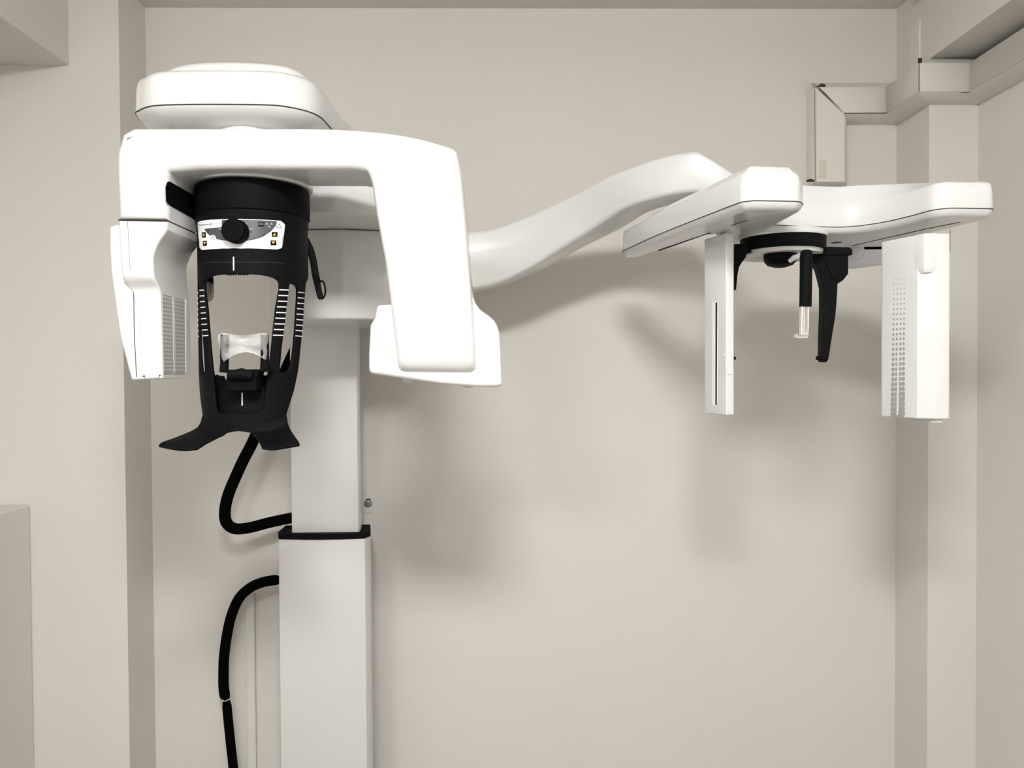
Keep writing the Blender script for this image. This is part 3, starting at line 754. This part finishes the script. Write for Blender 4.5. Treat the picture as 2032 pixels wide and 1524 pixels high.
# rotating holder for the ear rods
HC = Vector((.5645, 1.523, 0)); hr = .081
zb1 = E + .2585; zb0 = zb1 - .027
lathe('holder_plate', Vector((HC.x, HC.y, zb1 - .002)), [(hr + .003, 0), (hr + .004, .003), (hr, .012)], 'white', mach, 72)
hold = lathe('ear_rod_holder', Vector((HC.x, HC.y, zb0)), [(hr - .012, 0), (hr - .001, 0), (hr, .002), (hr, zb1 - zb0)], 'black', mach, 72)
lathe('lower_plate', Vector((HC.x, HC.y, zb0 - .004)), [(hr - .012, -.004), (hr - .007, -.003), (hr - .005, .0045)], 'white', hold, 72)
front('arm_carrier', [(1600, 487), (1636, 489), (1686, 490.5, 3), (1692, 495, 3), (1692, 505.5), (1600, 507)], 1.497, .035, .002, 'black', hold)
front('arm_carrier', [(1459, 484), (1500, 484), (1500, 500), (1482, 502), (1459, 502)], 1.497, .035, .002, 'black', hold)
front('bearing_plate', [(1478, 502), (1640, 500), (1640, 512), (1517, 514), (1478, 511)], 1.545, .05, .003, 'satin', hold)
ar = [(1616, 505), (1684, 504), (1684, 543, 3), (1674, 556, 3), (1663, 563), (1661, 600), (1658, 630), (1651, 673), (1646, 706), (1644, 715), (1640, 719, 2), (1634, 718, 2), (1632.5, 708), (1633, 670), (1635, 620), (1635, 571), (1631, 554), (1625.5, 534), (1618, 521), (1614.5, 515), (1614.5, 510)]
ea = front('ear_rod_arm', ar, 1.50, .026, .0025, 'black', hold and mach)
tube('ear_rod', [P(1638, 711, 1.505), P(1630, 710.5, 1.505), P(1621.5, 710.5, 1.505), P(1619.5, 710.5, 1.505)], [.006, .0040, .0043, .003], 'blackm', ea, 12)
front('arm_rib', [(1640, 510), (1655, 522), (1663, 545), (1662, 556), (1652, 552), (1640, 525)], 1.497, .012, .002, 'black', ea)
mir = [(1436, 505), (1465, 505), (1465.5, 512), (1462, 525), (1456, 540), (1452, 560), (1449, 620), (1449, 670), (1451, 708), (1449, 716), (1445, 719), (1440, 715), (1436, 690), (1431, 630), (1430, 560), (1430, 520)]
ea2 = front('ear_rod_arm', mir, 1.50, .026, .0025, 'black', mach)
front('arm_rib', [(1448, 496), (1482, 500), (1481, 510), (1473, 520), (1467, 530), (1464, 545), (1461, 575), (1448, 575)], 1.498, .02, .0015, 'black', ea2)
tube('ear_rod', [P(1446, 711, 1.512), P(1453, 710.5, 1.512), P(1459.5, 710.5, 1.512)], [.005, .0028, .0033], 'blackm', ea2, 12)
# nasion knob and rod
lathe('nasion_knob', P(1548, 506, 1.50) + Vector((0, 0, .003)), [(.031, 0), (.0315, -.006), (.030, -.016), (.024, -.023), (.012, -.027), (0, -.028)], 'black', mach, 40)
tube('nasion_lever', [P(1566, 519, 1.455), P(1575, 512, 1.45), P(1592, 507, 1.45)], [.004, .0055, .006], 'satin', mach, 12)
YN = 1.44
na = tube('nasion_rod', [P(1600, 496, YN), P(1600, 499, YN), P(1600, 508, YN), P(1599, 560, YN), P(1598.4, 607, YN), P(1598.4, 608.5, YN)], [.006, .0103, .0115, .0113, .0112, .0108], 'black', mach, 28)
cl_ = front('nasion_scale', [(1590.5, 606), (1606, 606), (1604.5, 666, 2), (1589.5, 666, 2)], YN - .006, .012, .002, 'acrylic', na)
front('scale_line', [(1598.9, 610), (1600.1, 610), (1599.8, 658), (1598.8, 658)], YN - .0068, .0006, .0001, 'red', na)
front('scale_edge', [(1591.2, 608), (1592.8, 608), (1591.6, 664), (1590.2, 664)], YN - .0068, .0006, .0001, 'mark', na)
front('scale_edge', [(1604.4, 608), (1605.6, 608), (1604.2, 664), (1603.2, 664)], YN - .0068, .0006, .0001, 'mark', na)
tb = bmesh.new()
for k in range(6):
    y = 618 + k * 8; tube_bm([P(1592.6, y, YN - .0072), P(1594.6, y, YN - .0072)], .0004, 5, tb)
finish('scale_marks', tb, 'seam', na)
front('nose_rest', [(1580, 663, 1), (1583, 662), (1584, 667), (1604, 667), (1604, 671, 1), (1588, 671.5), (1580, 670, 1)], YN - .006, .012, .0012, 'acrylic', na)

# slit collimator plate below the near lobe
A = Vector((.4318, 1.4550)); B = Vector((.4098, 1.527)); e2 = (B - A).normalized(); e1 = Vector((e2.y, -e2.x))
zt_, zb_ = E + .258, E - .0877
C_ = A + e1 * .0185; D_ = B + e1 * .0185
sl = plan('slit_plate', fillet([(*A, .002), (*C_, .004), (*D_, .002), (*B, .002)], 4), zb_, zt_, .0022, 'white', mach)
n1 = Vector((-e1.x, -e1.y, 0)); n2 = Vector((-e2.x, -e2.y, 0))
A3 = Vector((A.x, A.y, E)); C3 = Vector((C_.x, C_.y, E))
def on_plane(name, pts, p0, n, th_, m, parent, lift=.0003, b=.0002, dn=None):
    n = n.normalized(); up = Vector((0, 0, 1)); s = up.cross(n).normalized()
    q = fillet(pts); uv = []
    for x, y in q:
        p = PL(x, y, p0, n) - p0; uv.append((p.dot(s), p.dot(up)))
    return finish(name, slab_bm(uv, bev(lift, lift - th_, b), lambda u, v, w_: p0 + s * u + up * v + n * w_), m, parent)
on_plane('slot_recess', [(1413.5, 600, 4.9), (1424.5, 596, 4.9), (1424, 802, 4.9), (1413.5, 806, 4.9)], A3, n1, .001, 'mark', sl, .0006)
on_plane('slot', [(1420.6, 600, 1.4), (1424, 600, 1.4), (1423.2, 803, 1.4), (1420.2, 803, 1.4)], A3, n1, .001, 'seam', sl, .0010)
on_plane('latch', [(1443, 666), (1454.5, 664.5), (1453.6, 744), (1443, 742)], C3, n2, .003, 'white', sl, .0016, .001)
on_plane('latch_edge', [(1433.5, 674, 4), (1440, 665), (1441, 665), (1441, 742), (1440, 742), (1433.5, 736, 4)], A3, n1, .001, 'satin', sl, .0008)
lathe('latch_stud', PL(1438, 704, A3, n1), [(.002, 0), (.002, .0015), (0, .002)], 'mark', sl, 12, n1)
front('plate_hanger', [(1441, 446, 2), (1450, 445, 2), (1451, 462), (1441, 462)], 1.462, .04, .001, 'white', sl)
# sensor head below the far lobe
Bn = Vector((.7631, 1.368)); An = Vector((.7286, 1.463)); g2 = (An - Bn).normalized(); g1 = Vector((g2.y, -g2.x))
Cn = Vector((.8102, 1.366)); Dn = An + g1 * .055
zs1 = E + .2515; zs0 = E - .0926
sensor = plan('sensor_head', fillet([(*(Bn + g2 * .015), .003), (*(Bn + Vector((.020, -.0009))), .006), (*Cn, .004), (*(Cn + g2 * .10), .004), (*An, .006)], 4), zs0, zs1 - .011, .003, 'white', mach)
zc0 = PL(1835, 545, Vector((Bn.x, Bn.y, E)), Vector((-g1.x, -g1.y, 0))).z
pl = fillet([(*Bn, .004), (*(Bn + Vector((.0215, -.0009))), .0005), (*(Bn + Vector((.024, .012))), .001), (*(Bn + g2 * .03 + g1 * .012), .002), (*(Bn + g2 * .02), .0005)], 4)
bm = slab_bm(pl, [(.0030, zc0 + .004), (.0024, zc0 + .004), (.0009, zc0 + .007), (-.0002, zc0 + .013), (-.0002, zs1 - .013), (.0008, zs1 - .011), (.0016, zs1 - .011)], lambda u, v, w_: Vector((u, v, w_)))
finish('upper_shroud', bm, 'white', sensor, 45)
B3 = Vector((Bn.x, Bn.y, E)); n3 = Vector((-g1.x, -g1.y, 0))
def dots_mesh():
    """printed dots growing towards the foot of the sensor, leaving a clear rule between the middle columns"""
    bm = bmesh.new(); up = Vector((0, 0, 1)); s = up.cross(n3).normalized()
    def disc(cx, cy, rx, ry, x_lo=-1e9, x_hi=1e9):
        vs = []
        for k in range(14):
            a = 2 * math.pi * k / 14
            x = min(max(cx + rx * math.cos(a), x_lo), x_hi); vs.append(bm.verts.new(PL(x, cy + ry * math.sin(a), B3, n3) + n3 * .0006))
        try: bm.faces.new(vs)
        except ValueError: pass
    for r in range(28):
        y = 554 + r * 9.95; f = r / 27
        rr = 1.15 + 4.5 * f ** 1.35; rx = min(rr * .82, 4.3)
        sh = -3.4 * f
        for c, x in enumerate((1774.6, 1781.6, 1788.6, 1795.4)):
            rule = 1785.1 + sh * .9
            if r < 2: disc(x + sh, y - c * .5, rx, rr)
            elif c in (0, 1): disc(x + sh, y - c * .5, rx, rr, x_hi=rule - 1.7)
            else: disc(x + sh, y - c * .5, rx, rr, x_lo=rule + 1.7)
    for xs in ((1768, 1779.3), (1783, 1794)):
        vs = [bm.verts.new(PL(x, y, B3, n3) + n3 * .0007) for x, y in ((xs[0], 806), (xs[1], 806), (xs[1], 826), (xs[0], 826))]
    bm.normal_update()
    o = finish('dot_print', bm, 'grey', sensor); return o
dots_mesh()
on_plane('print_base', [(1768, 818), (1794, 816), (1794, 829), (1768, 828)], B3, n3, .0006, 'grey', sensor, .0005, .0001)
on_plane('clear_rule', [(1783.6, 571, 1.3), (1786.6, 571, 1.3), (1783, 824), (1779.8, 824)], B3, n3, .0006, 'white', sensor, .0012, .0001)
C4 = Vector((Cn.x, Cn.y, E))
tube('shell_seam', [Vector((Cn.x - .003, Cn.y - .0008, zs1 - .004)), Vector((Cn.x - .003, Cn.y - .0008, zs1 - .045))], .0004, 'seam', sensor, 6)
lip = plan('lower_lip', fillet([(*(Bn + Vector((.02, .01))), .006), (*(Cn + Vector((-.006, .006))), .006), (*(Cn + g2 * .07), .006), (*(Bn + g2 * .06 + g1 * .02), .006)], 4), zs0 - .008, zs0 + .004, .003, 'satin', sensor)

# ================================================================== wall bracket
bk = thing('wall_bracket', P(730, 1000, YB), 'small white steel bracket bolted to the wall right of the column', 'bracket')
front('bracket_plate', [(640, 980), (733, 980), (742, 987), (742, 1009), (735, 1018), (640, 1018)], YB - .004, .004, .0006, 'satin', bk)
c = P(730.5, 999, YB - .004)
lathe('washer', c, [(.0115, 0), (.0115, .002), (.005, .0022)], 'steel', bk, 32, Vector((0, -1, 0)))
lathe('bolt_head', c + Vector((0, -.002, 0)), [(.0066, 0), (.0066, .005), (.0055, .0062), (.0, .0062)], 'steel', bk, 6, Vector((0, -1, 0)), 20)
front('slot_hole', [(726, 990, 2), (735, 989, 2), (736, 996), (726, 996)], YB - .0042, .0004, .0001, 'gap', bk)

# ================================================================== hoses
def hose(label, pts, r, parent=None):
    path = catmull([P(x, y, Y) for x, y, Y in pts], 7)
    n = len(path); rr = [r * (1 if 1 < i < n - 2 else .86) for i in range(n)]
    return tag(finish('cable_hose', tube_bm(path, rr, 18), 'rubber', None, 50), label, 'cable hose')
hose('thick black hose looping from behind the upper column up to the head support', [(615, 1024, 2.12), (590, 1026, 2.11), (562, 1031, 2.10), (530, 1038, 2.09), (495, 1047, 2.075), (466, 1049, 2.065), (449, 1036, 2.06), (446.5, 1012, 2.06), (453, 982, 2.06), (466, 950, 2.06), (482, 915, 2.065), (500, 880, 2.07), (525, 825, 2.085), (553, 765, 2.10), (580, 705, 2.12), (600, 665, 2.13)], .0150)
hose('curved black hose entering the left side of the lower column', [(552, 1151, 2.10), (538, 1152, 2.105), (516, 1157, 2.11), (494, 1168, 2.12), (474, 1188, 2.13), (459, 1222, 2.14), (450, 1262, 2.15), (444.5, 1305, 2.155), (443.5, 1340, 2.16), (444, 1365, 2.16), (447.5, 1387, 2.16)], .0140)
hose('straight lower length of black hose below the pale tie', [(449.5, 1393, 2.16), (452, 1420, 2.165), (457, 1470, 2.165), (463, 1524, 2.165), (470, 1600, 2.165), (474, 1700, 2.165)], .0126)
tie = tube_bm(catmull([P(440, 1389, 2.148), P(446, 1391.5, 2.142), P(452, 1389, 2.142), P(458, 1386, 2.148)], 4), .0011, 8)
tag(finish('cable_tie', tie, 'tie', None), 'pale tie round the joint between the two lower hose lengths', 'cable tie')
